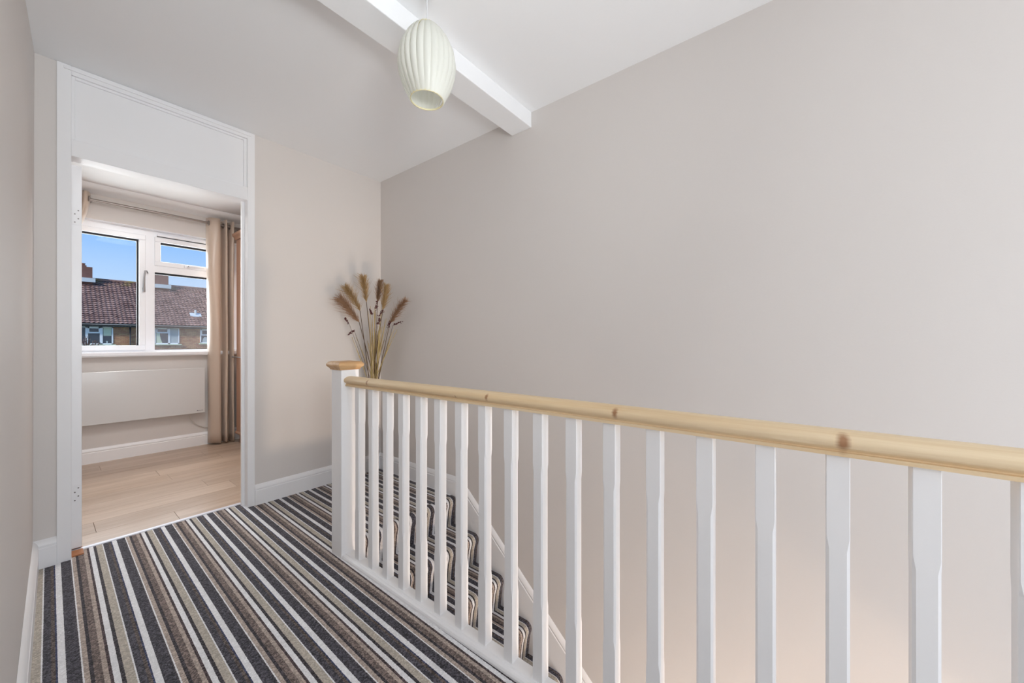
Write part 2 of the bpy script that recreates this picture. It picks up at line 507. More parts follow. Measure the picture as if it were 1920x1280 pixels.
# stairwell below the landing
struct(box('wall_stair', 'paint', .93, XW1 - .002, -3.6, YN + .06, ZH, -.25), 'wall closing the stairs below the landing', 'wall')
struct(box('trim_1', 'white', XW0 + .012, XW1, YE, YN, -.27, 0.0), 'white boarded edge of the landing under the banister', 'trim')
struct(box('wall_hall', 'paint', .93, 1.95, -3.72, -3.6, ZH, -.25), 'end wall of the hall downstairs', 'wall')
struct(box('wall_under_landing', 'paint', .93, 1.95, YN + .06, YN + .16, ZH, -.25), 'wall under the top of the stairs', 'wall')
struct(box('floor_hall', 'oak', .93, 1.95, -3.6, 2.1, ZH - .1, ZH), 'floor of the hall downstairs', 'floor')


# skirting boards: one profile (thickness, height) swept along a wall
SK = [(.018, .0), (.018, .094), (.0145, .098), (.0165, .108), (.013, .118), (.006, .129), (.0, .133)]


def skirting(name, path, label, parent=None, prof=SK, z0=0, isstruct=True, cat='baseboard'):
    """path: list of (point, inward normal) in plan; mitred"""
    vs, fs = [], []; n = len(prof) + 1
    for (p, d) in path:
        for t, z in prof:
            vs.append((p[0] + d[0] * t, p[1] + d[1] * t, z0 + z))
        vs.append((p[0], p[1], z0))
    for i in range(len(path) - 1):
        for k in range(n):
            fs.append((i * n + k, i * n + (k + 1) % n, (i + 1) * n + (k + 1) % n, (i + 1) * n + k))
    fs += [tuple(range(n)), tuple(range(len(path) * n - 1, (len(path) - 1) * n - 1, -1))]
    o = MB().add(vs, fs).build(name, 'white', parent, smooth=True, angle=.5)
    return struct(o, label, cat) if isstruct else o


xl = left_wall_x(YD, .06)
skirting('baseboard_left', [((left_wall_x(YB, .06), YB), (1, 0)), ((xl, YD), (1, -1)), ((.063, YD), (0, -1))], 'white moulded skirting board along the left wall')
skirting('baseboard_far', [((.897, YD), (0, -1)), ((XR, YD), (0, -1))], 'white moulded skirting board under the end wall')
YS = 1.893
skirting('baseboard_right', [((XR, YD), (-1, 0)), ((XR, YS), (-1, 0))], 'short white skirting board at the stair head by the tall wall')

# ------------------------------------------------------------------ staircase
st = thing('staircase', 'carpeted staircase going down beside the tall beige wall', 'staircase', (1.42, YN, 0))
NST = 13
XS0, XS1 = XW1 + .001, XR - .019


def step_mesh(k):
    """tread k with its rounded nosing and the riser below it"""
    y = YN - GO * k; z = -RI * k; r = .036
    yb = y + (GO + .03 if k else .056)
    pr = [(yb, z)]
    for i in range(7):
        a = PI / 2 + (PI * .55) * i / 6
        pr.append((y + r + r * math.cos(a) * 1.0, z - r + r * math.sin(a)))
    pr.append((y + .012, z - .08))
    pr.append((y + .026, z - RI - .004)); pr.append((y + .052, z - RI - .004)); pr.append((y + .052, z - .05)); pr.append((yb, z - .03))
    return MB().prism(pr, 'X', XS0, XS1)


for k in range(NST):
    step_mesh(k).build('stair_step', 'stair', st, smooth=True, angle=.9)
# sloping white string along the wall
SL = .872
sp_ = [(.018, .40), (.018, .040), (.0145, .036), (.0165, .026), (.013, .015), (.006, .005), (.0, .0)]
vs_, fs_ = [], []
y_end = YN - GO * 12.2
for (y, zt) in ((YS, .133), (y_end, .133 - SL * (YS - y_end))):
    for t, d in sp_:
        vs_.append((XR - .0005 - t, y, zt - d * (1.0 if y == YS else 1.0) * 1.3))
    vs_.append((XR - .0005, y, zt - .40 * 1.3))
n = len(sp_) + 1
fs_ = [(k, (k + 1) % n, n + (k + 1) % n, n + k) for k in range(n)] + [tuple(range(n)), tuple(range(2 * n - 1, n - 1, -1))]
o = MB().add(vs_, fs_).build('string_board', 'white', st, smooth=True, angle=.5)
o['label'] = 'white sloping string board with moulded edge'

# ------------------------------------------------------------------ balustrade
ba = thing('balustrade', 'white banister with pine handrail guarding the stairwell', 'banister', (RX, 1.0, 0))
YN0, YN1 = 1.823, 1.925
np_ = box('newel_post', 'white', .941, 1.034, YN0, YN1 - .0015, -.188, .942, ba, bevel=.003)
# pine cap: flared, then chamfered to a flat top
cx_, cy_ = (.941 + 1.034) / 2, (YN0 + YN1) / 2
rings = [(.052, .938), (.053, .944), (.066, .957), (.067, .966), (.060, .977), (.048, .981)]
vs_, fs_ = [], []
for r, z in rings:
    vs_ += [(cx_ - r, cy_ - r, z), (cx_ + r, cy_ - r, z), (cx_ + r, cy_ + r, z), (cx_ - r, cy_ + r, z)]
for i in range(len(rings) - 1):
    for k in range(4):
        fs_.append((i * 4 + k, i * 4 + (k + 1) % 4, i * 4 + 4 + (k + 1) % 4, i * 4 + 4 + k))
fs_ += [(3, 2, 1, 0), tuple(len(vs_) - 4 + k for k in range(4))]
o = MB().add(vs_, fs_).build('newel_cap', 'pinecap', np_, bevel=.0015)
o['label'] = 'square pine cap'
# handrail: rounded head on a narrow moulded foot
prof = []
for i in range(13):
    a = -.62 + (PI + 1.24) * i / 12
    prof.append((RX + .0345 * math.cos(a), .8865 + .0200 * math.sin(a)))
prof += [(RX - .0225, .8715), (RX - .0205, .8690), (RX - .0215, .8668), (RX - .0265, .8655), (RX - .0265, .858), (RX + .0265, .858), (RX + .0265, .8655), (RX + .0215, .8668), (RX + .0205, .8690), (RX + .0225, .8715)]
YR0, YR1 = -.75, YN0
o = MB().prism(prof, 'Y', YR0, YR1).build('handrail', 'pine', ba, smooth=True, angle=.7)
o['label'] = 'rounded varnished pine handrail with knots'
# base rail with a small bead on the landing side
bp_ = [(XW1, -.02), (XW1, .020), (XW0 + .020, .020), (XW0 + .016, .017), (XW0 + .010, .017), (XW0 + .004, .014), (XW0, .008), (XW0, -.02)]
MB().prism(bp_, 'Y', YE, YN0 + .0005).build('base_rail', 'white', ba, smooth=True, angle=.4)
# balusters: square ends, stop-chamfered middle
BW, Z0, Z1, ZC0, ZC1, CH = .018, .020, .858, .255, .685, .0048


def baluster_mesh():
    vs, fs = [], []
    def ring(z, c):
        a = BW
        vs.extend([(-a + c, -a, z), (a - c, -a, z), (a, -a + c, z), (a, a - c, z), (a - c, a, z), (-a + c, a, z), (-a, a - c, z), (-a, -a + c, z)])
    for z, c in ((Z0, .0012), (ZC0 - .012, .0012), (ZC0 + .012, CH), (ZC1 - .012, CH), (ZC1 + .012, .0012), (Z1, .0012)):
        ring(z, c)
    for i in range(5):
        for k in range(8):
            fs.append((i * 8 + k, i * 8 + (k + 1) % 8, i * 8 + 8 + (k + 1) % 8, i * 8 + 8 + k))
    fs.append(tuple(range(7, -1, -1))); fs.append(tuple(range(40, 48)))
    return MB().add(vs, fs)


b0 = None
for i in range(20):
    y = 1.728 - .1182 * i
    if b0 is None:
        b0 = baluster_mesh().build('baluster', 'white', ba)
        bl = b0
    else:
        bl = b0.copy(); COL.objects.link(bl)
    bl.matrix_parent_inverse = Matrix.Translation(-ba.location)
    bl.location = (RX, y, 0)

# ------------------------------------------------------------------ doorway with open door
dr = struct_root('door_1', 'white storey-height door frame with panel above, door standing open', 'door', (.48, YD, 0))
yf = YD - .010
box('door_jamb', 'satin', .063, .110, yf, YD2, -.012, H - .001, dr, bevel=.002)
box('door_jamb', 'satin', .855, .897, yf, YD2, -.012, H - .001, dr, bevel=.002)
box('door_head', 'satin', .110, .855, yf, YD2, 2.003, 2.088, dr, bevel=.002)
box('top_rail', 'satin', .110, .855, yf, YD2, 2.405, H - .001, dr, bevel=.002)
pn = box('transom_panel', 'satin', .110, .855, YD + .012, YD + .040, 2.088, 2.405, dr)
pn['label'] = 'plain white panel above the doorway'
for nm, a in (('panel_bead', (.110, .122, 2.088, 2.405)), ('panel_bead', (.838, .855, 2.088, 2.405))):
    box(nm, 'satin', a[0], a[1], YD + .001, YD + .013, a[2], a[3], dr, bevel=.002)
box('panel_bead', 'satin', .122, .838, YD + .001, YD + .013, 2.392, 2.405, dr, bevel=.002)
box('top_moulding', 'satin', .085, .876, yf - .006, yf + .001, 2.424, 2.438, dr, bevel=.002)
box('door_stop', 'satin', .838, .855, YD + .045, YD + .062, 0, 2.003, dr)
lf = box('door_leaf', 'white', .1125, .149, YD2 + .002, YD2 + .742, .012, 1.992, dr, bevel=.0015)
lf['label'] = 'white door opened into the bedroom, seen edge on'
box('door_packer', 'rawwood', .112, .152, YD + .015, YD2 + .03, -.005, .006, dr)
for zc in (1.730, .292):
    hg = box('hinge', 'satin', .1145, .1475, YD2 + .0002, YD2 + .0022, zc - .045, zc + .045, dr)
    for dx, dz in ((.006, .030), (-.006, .010), (.006, -.012), (-.006, -.032)):
        s = MB()
        s.lathe([(.0001, 0), (.003, 0), (.003, .0012), (.0001, .0012)], 10)
        s.v = [(x + .131 + dx, YD2 + .0004 - z, y + zc + dz) for x, y, z in s.v]
        s.build('screw', 'screw', hg)
struct(MB().prism([(2.962, -.002), (2.964, .004), (2.97, .0065), (2.985, .0065), (2.991, .004), (2.993, 0.0)], 'X', .112, .855).build('trim_2', 'alu', smooth=True, angle=.6), 'slim aluminium threshold strip between carpet and laminate', 'trim')

# ------------------------------------------------------------------ pendant lamp
LX, LY = .937, 1.158
lp = thing('pendant_lamp', 'ivory plastic strip pendant lamp shade hanging from the ceiling', 'lamp', (LX, LY, 2.2))
MB().lathe([(.001, 2.430), (.020, 2.430), (.033, 2.435), (.036, 2.4499), (.001, 2.4499)], 28, (LX, LY)).build('ceiling_rose', 'satin', lp, smooth=True, angle=.6)
MB().tube([(LX, LY, 2.433), (LX, LY, 2.25)], .0032, 8).build('cord', 'cord', lp)
MB().lathe([(.001, 2.175), (.017, 2.175), (.017, 2.245), (.008, 2.257), (.001, 2.257)], 20, (LX, LY)).build('lamp_holder', 'satin', lp, smooth=True, angle=.6)
ZT, ZB = 2.292, 2.012


def shade_r(t):                              # t 0 top .. 1 bottom
    pts = [(0, .040), (.08, .062), (.2, .083), (.35, .098), (.5, .1035), (.65, .101), (.8, .090), (.92, .074), (1, .063)]
    for (a, ra), (b, rb) in zip(pts, pts[1:]):
        if a <= t <= b:
            k = (t - a) / (b - a); k = k * k * (3 - 2 * k) * .35 + k * .65
            return ra + (rb - ra) * k
    return pts[-1][1]


NS = 25


def strip_mesh(seed):
    rnd = random.Random(seed); vs, fs = [], []
    m = 12; q = 4
    half = PI / NS * 1.12
    for i in range(m + 1):
        t = i / m; r = shade_r(t); z = ZT + (ZB - ZT) * t
        for k in range(q + 1):
            w_ = -1 + 2 * k / q
            a = w_ * half
            rr = r + .0030 * w_ + .0075 * (1 - w_ * w_) * math.sin(PI * min(1, max(0, t)))
            vs.append((rr * math.cos(a), rr * math.sin(a), z))
    for i in range(m):
        for k in range(q):
            a = i * (q + 1) + k; fs.append((a, a + 1, a + q + 2, a + q + 1))
    return MB().add(vs, fs)


s0 = None
for i in range(NS):
    if s0 is None:
        s0 = strip_mesh(1).build('shade_strip', 'shade', lp, smooth=True); so = s0
    else:
        so = s0.copy(); COL.objects.link(so)
    so.matrix_parent_inverse = Matrix.Translation(-lp.location)
    so.location = (LX, LY, 0); so.rotation_euler = (0, 0, 2 * PI * i / NS)
MB().lathe([(.0600, ZB - .001), (.0630, ZB - .001), (.0630, ZB + .005), (.0600, ZB + .005), (.0600, ZB - .001)], 40, (LX, LY), close=False).build('bottom_ring', 'shadein', lp, smooth=True, angle=.6)
rg = MB().lathe([(.034, ZT - .004), (.040, ZT - .004), (.040, ZT + .002), (.034, ZT + .002), (.034, ZT - .004)], 40, (LX, LY), close=False)
for k in range(3):
    a = k * 2 * PI / 3
    rg.tube([(LX + .016 * math.cos(a), LY + .016 * math.sin(a), 2.250), (LX + .040 * math.cos(a), LY + .040 * math.sin(a), ZT - .002)], .002, 6)
rg.build('top_ring', 'shadein', lp, smooth=True, angle=.6)

# ------------------------------------------------------------------ dried grasses in a slim vase
C0 = 3.005
vz = at(700, 893, C0); VXc, VYc = vz.x, vz.y
MB().lathe([(.001, 0), (.046, 0), (.046, .008), (.034, .03), (.033, .30), (.036, .52), (.038, .58), (.035, .58), (.031, .50), (.029, .03), (.001, .025)], 28, (VXc, VYc)).build('vase', 'vase', None, smooth=True, angle=.7)
tag(bpy.data.objects['vase'], 'slim grey vase on the carpet in the corner behind the banister', 'vase')
RND = random.Random(11)


def bez(p0, p1, p2, p3, n=10):
    return [p0 * (1 - t) ** 3 + p1 * 3 * t * (1 - t) ** 2 + p2 * 3 * t * t * (1 - t) + p3 * t ** 3 for t in [i / n for i in range(n + 1)]]


def root_pt(k):
    a = k * 2.4
    return Vector((VXc + .016 * math.cos(a), VYc + .016 * math.sin(a), .05)), Vector((VXc + .022 * math.cos(a), VYc + .022 * math.sin(a), .60))


def stem_path(k, end, lean=.5, n=12):
    a, b = root_pt(k)
    return [a] + bez(b, b + Vector((0, 0, .16)), b + (end - b) * .62 + Vector((0, 0, .05)), end, n)


def plume(mb, path, wid, droop, count, seed, fine=.0010):
    """feathery head: many thin curved filaments leaving the axis, a few of them stray"""
    rnd = random.Random(seed); m = len(path) - 1
    tot = (path[-1] - path[0]).length
    for i in range(count):
        stray = i % 7 == 0
        t = rnd.random() * .93
        s_ = t * m; j = min(int(s_), m - 1); p = path[j].lerp(path[j + 1], s_ - j)
        d = (path[j + 1] - path[j]).normalized()
        a = Vector((rnd.gauss(0, 1), rnd.gauss(0, 1), rnd.gauss(0, 1))); a = (a - d * a.dot(d)).normalized()
        a = (a + droop * (1.5 if stray else .8)).normalized()
        L = wid * (.35 + .9 * math.sin(PI * min(1, .15 + t * .8))) * rnd.uniform(.55, 1.1)
        L = min(L, (1.15 - t) * tot * 1.05)
        k = .95 if stray else .52
        q1 = p + d * L * .48 + a * L * .30 * k / .52
        q2 = p + d * L * .82 + a * L * k + droop * L * .12
        mb.tube([p, q1, q2], [fine, fine * .9, fine * .3], 3, cap=False)


PL = [  # stem top / plume base pixel, plume tip pixel, depth offsets, width, droop side, colour, label
    ((673.5, 604), (637, 558), -.10, -.21, .080, (-1, -.2), 'plume2', 'lowest pinkish brown pampas plume leaning far left'),
    ((675, 582), (646, 537), -.06, -.15, .066, (.5, .5), 'plume1', 'second pampas plume from the left with tan filaments'),
    ((687, 566), (681.5, 518), -.08, -.10, .066, (-.6, .2), 'plume1', 'tallest straight pampas plume in the dried bunch'),
    ((708, 566), (713, 527), -.03, -.06, .050, (.3, .4), 'plume2', 'narrow dark pampas plume right of the tallest one'),
    ((718, 580), (724, 536), -.10, -.12, .058, (.7, .3), 'plume1', 'yellowish pampas plume touching the narrow dark one'),
    ((731, 606), (761, 561), -.08, -.21, .060, (.2, -.2), 'plume2', 'brown pampas plume leaning right towards the tall wall'),
]
for k, (b_, t_, dc, dct, wd, dp, cm, lab) in enumerate(PL):
    pb = at(b_[0], b_[1], C0 + dc); pt = at(t_[0], t_[1], C0 + dct)
    th = thing('pampas_stem', lab, 'pampas grass', (VXc, VYc, .05), 'dried pampas plumes in the vase')
    sp1 = stem_path(k, pb)
    MB().tube(sp1, [.0028] * (len(sp1) - 4) + [.0024] * 4, 6).build('stem', 'stem', th, smooth=True)
    dirv = (pt - pb)
    ax = bez(pb, pb + dirv * .33 + Vector((0, 0, .012)), pb + dirv * .7 + Vector((0, 0, .012)), pt, 10)
    mb = MB().tube(ax, [.003, .0042, .0045, .0042, .0036, .003, .0026, .002, .0016, .0012, .0006], 5)
    plume(mb, ax, wd, RT * dp[0] * .55 + Vector((0, 0, dp[1] * .4)), 430, 40 + k)
    mb.build('plume', cm, th)
SD = [((655, 607.5), (647, 597), .0, 'dark seed head pointing up left beside the low plume'), ((664, 619), (653.5, 627), .02, 'dark red seed head drooping lowest on the left'),
      ((704.5, 582), (706.5, 566), -.05, 'upright dark red seed head at the centre of the bunch'), ((698, 590), (694, 581), -.03, 'small brown seed head left of the centre'),
      ((709, 594), (717, 583), -.05, 'reddish seed head just right of the centre'), ((709, 610), (712, 597), -.07, 'pale pink and red seed head low in the middle'),
      ((727, 614), (731, 604), .0, 'dark seed head below the right hand plume'), ((737, 609), (754, 603), .02, 'dark red seed head stretched out to the far right')]
for k, (b_, t_, dc, lab) in enumerate(SD):
    pb = at(b_[0], b_[1], C0 + dc - .08); pt = at(t_[0], t_[1], C0 + dc - .10)
    th = thing('seed_head_stem', lab, 'dried grass', (VXc, VYc, .05), 'dark seed heads in the vase')
    MB().tube(stem_path(k + 6, pb), .0014, 5).build('stem', 'stem', th, smooth=True)
    mb = MB(); rnd = random.Random(k)
    d = pt - pb
    for i in range(26):
        t = rnd.random(); p = pb + d * t + Vector((rnd.gauss(0, .0035), rnd.gauss(0, .0035), rnd.gauss(0, .0035)))
        L = .013
        dd = (d.normalized() + Vector((rnd.gauss(0, .35), rnd.gauss(0, .35), rnd.gauss(0, .35)))).normalized()
        mb.tube([p, p + dd * L * .5, p + dd * L], [.0008, .0034, .0006], 5)
    mb.build('seeds', 'seed', th)
for k in range(34):
    uu = 688 + 36 * ((k * 7) % 34) / 33 + RND.uniform(-2, 2); vv = RND.uniform(572, 650)
    if k < 5:
        uu = [668, 660, 735, 741, 745][k]; vv = [632, 632, 622, 612, 617][k]
    end = at(uu, vv, C0 + RND.uniform(-.12, .02))
    mb = MB(); pth = stem_path(k, end)
    mb.tube(pth, [RND.uniform(.0022, .0038) * (1 if i < len(pth) - 3 else .55) for i in range(len(pth))], 5)
    o = mb.build('straw_stalk', 'stalk' if k % 3 else 'stalk2', None, smooth=True)
    tag(o, 'thin straw coloured stalk standing among the dried plumes in the vase', 'dried grass', 'straw stalks in the vase')

# ------------------------------------------------------------------ bedroom shell
YW, YW2 = 4.988, 5.27
WX0, WX1, WZ0, WZ1 = 0.0, 1.42, .985, 2.172
w = MB().box(-1.0, WX0, YW, YW2, -.2, H).box(WX1, 2.1, YW, YW2, -.2, H).box(WX0, WX1, YW, YW2, -.2, WZ0 - .04).box(WX0, WX1, YW, YW2, WZ1, H)
struct(w.build('wall_window', 'paint'), 'beige bedroom wall with the window', 'wall')
struct(box('wall_bedroom_left', 'paint', -1.0, -.9, YD2, YW, -.2, H), 'left bedroom wall', 'wall')
struct(box('wall_bedroom_right', 'paint', 1.96, 2.1, YD2, YW, -.2, H), 'right bedroom wall behind the wardrobe', 'wall')
struct(MB().box(-1.0, -.45, YD, YD2, -.2, H).build('wall_bedroom_near', 'paint'), 'bedroom side of the doorway wall', 'wall')
struct(box('ceiling_bedroom', 'ceil', -1.0, 2.1, YD2, YW2, H, H + .12), 'white bedroom ceiling', 'ceiling')
cv = [(YW, 2.452), (YW, 2.392)] + [(YW - .148 * math.sin(a) * 1.0, 2.392 + .058 * (1 - math.cos(a))) for a in [PI / 2 * i / 8 for i in range(1, 9)]] + [(YW - .148, 2.452)]
struct(MB().prism(cv, 'X', -.9, 1.96).build('trim_3', 'ceil', smooth=True, angle=.5), 'white coving above the bedroom window', 'trim')
fb = struct(box('floor_bedroom', 'oak', -1.0, 2.1, YD2 - .01, YW, -.2, -.004), 'bedroom floor of oak laminate planks', 'floor')
# planks running across the room, joints recessed
rows = [(2.984, 3.157)] + [(3.157 + .187 * i, 3.157 + .187 * (i + 1)) for i in range(10)]
starts = [.543 - 1.28, .212 - 1.28, -.35, .80 - 1.28, .1 - 1.28, -.62, .62 - 1.28, -.2, 1.0 - 1.28, .34 - 1.28, -.5]
pm = {}
for (ya, yb), x0 in zip(rows, starts):
    yb = min(yb, YW - .001); x = x0 - 1.28
    while x < 1.9:
        xa, xb = max(x, -.89), min(x + 1.28, 1.95)
        if xb - xa > .05:
            key = (round(xb - xa, 4), round(yb - ya, 4))
            if key not in pm:
                q = .0014
                o = MB().box(q / 2, xb - xa - q / 2, q / 2, yb - ya - q / 2, -.004, .004).build('plank', 'oak', fb, bevel=.0008)
                pm[key] = o.data
            else:
                o = bpy.data.objects.new('plank', pm[key]); COL.objects.link(o); o.parent = fb
            o.location = (xa, ya, 0)
        x += 1.28
skirting('baseboard_window', [((-.9, YW), (0, -1)), ((1.96, YW), (0, -1))], 'white skirting board under the bedroom window', z0=.003)

# ------------------------------------------------------------------ bedroom window
wn = struct_root('window_1', 'white plastic double-glazed bedroom window with opening lights', 'window', (.7, 5.06, 1.0))
yA, yB = 5.055, 5.125                      # outer frame
ys0 = 5.040                                # sashes stand slightly proud


def bar(nm, x0, x1, z0, z1, y0=yA, y1=yB, m='upvc', par=wn, bv=.003):
    return box(nm, m, x0, x1, y0, y1, z0, z1, par, bevel=bv)


fr_ = MB()
for a in ((WX0, WX1, .985, 1.003), (WX0, WX1, 2.108, 2.172), (WX0, WX0 + .05, 1.003, 2.108), (WX1 - .05, WX1, 1.003, 2.108), (.658, .726, 1.003, 2.108), (.726, WX1 - .05, 1.767, 1.835)):
    fr_.box(a[0], a[1], yA, yB, a[2], a[3])
fr_.build('window_frame', 'upvc', wn)


def sash(x0, x1, z0, z1, wdt, nm='window_sash'):
    s = MB()
    for a in ((x0, x1, z0, z0 + wdt), (x0, x1, z1 - wdt, z1), (x0, x0 + wdt, z0 + wdt, z1 - wdt), (x1 - wdt, x1, z0 + wdt, z1 - wdt)):
        s.box(a[0], a[1], ys0, yB - .012, a[2], a[3])
    return s.build(nm, 'upvc', wn, bevel=.004)


def pane(x0, x1, z0, z1, m='pane', par=wn):
    box('pane', m, x0 - .006, x1 + .006, 5.085, 5.091, z0 - .006, z1 + .006, par)
    g = MB(); q = .006
    g.box(x0 - .002, x1 + .002, 5.076, 5.10, z1 - .017, z1 + .002).box(x0 - .002, x0 + .003, 5.08, 5.10, z0, z1).box(x1 - .013, x1 + .002, 5.078, 5.10, z0, z1).box(x0, x1, 5.08, 5.10, z0 - .002, z0 + .003)
    g.build('gasket', 'gasket', par)


sa = sash(.045, .660, 1.000, 2.112, .046)
pane(.091, .614, 1.046, 2.066, 'pane', sa)
sb = sash(.724, 1.376, 1.832, 2.112, .044)
pane(.768, 1.332, 1.880, 2.066, 'pane', sb)
pane(.728, 1.370, 1.005, 1.766, 'pane2')
# handles
hd = MB().box(.636, .656, ys0 - .012, ys0, 1.57, 1.60)
hd.tube([(.646, ys0 - .018, 1.565), (.647, ys0 - .022, 1.65), (.650, ys0 - .024, 1.74)], [.011, .009, .007], 10)
o = hd.build('window_handle', 'chrome', sa, smooth=True, angle=.6); o['label'] = 'chrome casement handle'
hd = MB().tube([(.650, ys0 - .024, 1.742), (.652, ys0 - .020, 1.766), (.664, ys0 - .016, 1.768), (.674, ys0 - .008, 1.745)], .005, 8).build('handle_hook', 'chrome', wn, smooth=True)
hd = MB().box(.945, .985, ys0 - .016, ys0, 1.842, 1.862)
hd.tube([(.96, ys0 - .020, 1.853), (1.02, ys0 - .026, 1.858), (1.10, ys0 - .022, 1.858)], [.011, .010, .007], 10)
hd.build('window_handle', 'upvc', sb, smooth=True, angle=.6)
box('handle_button', 'screw', .968, .978, ys0 - .035, ys0 - .029, 1.850, 1.858, sb)
tv = box('trickle_vent', 'upvc', .74, 1.30, ys0 - .012, ys0 + .01, 2.122, 2.140, wn, bevel=.003)
box('vent_slot', 'gasket', .74, 1.33, ys0 + .004, ys0 + .016, 2.1185, 2.1215, tv)
o = MB().prism([(4.93, .948), (4.924, .955), (4.924, .978), (4.93, .985), (5.06, .985), (5.06, .945), (4.93, .945)], 'X', -.06, 1.48).build('window_sill', 'upvc', wn, smooth=True, angle=.6)
o['label'] = 'white window board'
# opening lined white
rv = MB().box(WX0, WX1, YW + .0005, yA, WZ1 - .003, WZ1 + .001).box(WX0 - .001, WX0 + .003, YW + .0005, yA, .985, WZ1).box(WX1 - .003, WX1 + .001, YW + .0005, yA, .985, WZ1)
rv.build('reveal_lining', 'upvc', wn)

# ------------------------------------------------------------------ curtains on a pole
ZP, YP = 2.315, 4.895
cpo = thing('curtain_pole', 'dull metal curtain pole above the bedroom window', 'curtain pole', (.7, YP, ZP))
MB().tube([(.02, YP, ZP), (1.55, YP, ZP)], .0125, 14).build('pole', 'steel', cpo, smooth=True, angle=.6)
for xb in (.292, 1.40):
    br = MB().tube([(xb, YW, ZP + .015), (xb, YP, ZP + .015)], .007, 8)
    br.lathe([(.001, 0), (.022, 0), (.022, .006), (.001, .006)], 16)
    nn = 16 * 4
    br.v[-nn:] = [(x + xb, YW - z, y + ZP + .015) for x, y, z in br.v[-nn:]]
    br.build('pole_bracket', 'steel', cpo, smooth=True, angle=.6)
for xb in (.02, 1.55):
    f_ = MB().lathe([(.001, -.02), (.012, -.018), (.020, -.006), (.020, .006), (.012, .018), (.001, .02)], 14)
    f_.v = [(z + xb, YP + x, ZP + y) for x, y, z in f_.v]
    f_.build('finial', 'steel', cpo, smooth=True)


def curtain(name, xs, ztop, zbot, label, pull=None, eyelets=()):
    """xs: polyline of the folded cloth in plan, (x, y) at the top; pull(x, z) moves it sideways lower down"""
    th = thing(name, label, 'curtain', (xs[0][0], YP, zbot), 'bedroom curtains')
    pts = []
    m = len(xs)
    for i in range(m - 1):                  # smooth the fold line
        p0, p1, p2, p3 = xs[max(i - 1, 0)], xs[i], xs[i + 1], xs[min(i + 2, m - 1)]
        for k in range(6):
            t = k / 6
            pts.append(tuple(.5 * ((2 * p1[a]) + (-p0[a] + p2[a]) * t + (2 * p0[a] - 5 * p1[a] + 4 * p2[a] - p3[a]) * t * t + (-p0[a] + 3 * p1[a] - 3 * p2[a] + p3[a]) * t ** 3) for a in (0, 1)))
    pts.append(xs[-1])
    nz_ = 26; vs, fs = [], []
    for j in range(nz_ + 1):
        z = ztop + (zbot - ztop) * j / nz_
        for i, (x, y) in enumerate(pts):
            q = i / (len(pts) - 1)
            sway = .008 * math.sin(z * 2.1 + q * 9) + .004 * math.sin(z * 5.3 + q * 17)
            px, py = x + sway * .6, y + sway
            if pull:
                px, py = pull(px, py, z, q)
            vs.append((px, py, z + (.006 * math.sin(q * 14) if j == nz_ else 0)))
    n_ = len(pts)
    for j in range(nz_):
        for i in range(n_ - 1):
            a = j * n_ + i; fs.append((a, a + 1, a + n_ + 1, a + n_))
    o = MB().add(vs, fs).build('curtain_cloth', 'curtain', th, smooth=True)
    sd = o.modifiers.new('solid', 'SOLIDIFY'); sd.thickness = .002
    for (x, y) in eyelets:
        e_ = MB().lathe([(.016, -.004), (.026, -.004), (.027, 0), (.026, .004), (.016, .004), (.016, -.004)], 18, close=False)
        e_.v = [(x + z, y + a, ZP + b) for a, b, z in e_.v]
        e_.build('eyelet', 'steel', th, smooth=True)
    return th


xs = [(1.106, 4.952), (1.105, 4.930), (1.112, 4.893), (1.132, 4.866), (1.162, 4.852), (1.190, 4.850), (1.206, 4.870), (1.205, 4.925), (1.214, 4.945), (1.232, 4.940), (1.238, 4.900), (1.243, 4.855), (1.258, 4.842), (1.266, 4.870),
      (1.264, 4.925), (1.274, 4.945), (1.290, 4.945), (1.295, 4.895), (1.302, 4.852), (1.318, 4.842), (1.326, 4.87), (1.327, 4.93)]


def pull_r(x, y, z, q):
    k = max(0, 1 - abs(z - .95) / 1.2)
    return x + .012 * (1 - q) * (1 - z / 2.4), y


curtain('curtain', xs, 2.372, .018, 'champagne satin eyelet curtain hanging right of the bedroom window', pull_r, eyelets=((1.112, 4.893), (1.205, 4.90), (1.238, 4.90), (1.265, 4.90), (1.295, 4.90)))
xl_ = [(.30, 4.93), (.285, 4.875), (.262, 4.85), (.245, 4.87), (.24, 4.93), (.225, 4.95), (.205, 4.93), (.20, 4.86), (.18, 4.845), (.16, 4.87), (.155, 4.93), (.13, 4.95), (.11, 4.92), (.10, 4.86), (.06, 4.85), (.02, 4.88)]


def pull_l(x, y, z, q):
    t = min(1, max(0, (2.34 - z) / .9)); t = t * t * (3 - 2 * t)
    if z < 1.0:
        t = 1 - .25 * (1.0 - z)
    tgt = -.03 + (x - .02) * .22
    return x + (tgt - x) * t, y


curtain('curtain', xl_, 2.372, .018, 'champagne curtain drawn aside left of the bedroom window, mostly behind the door', pull_l, eyelets=((.285, 4.88),))

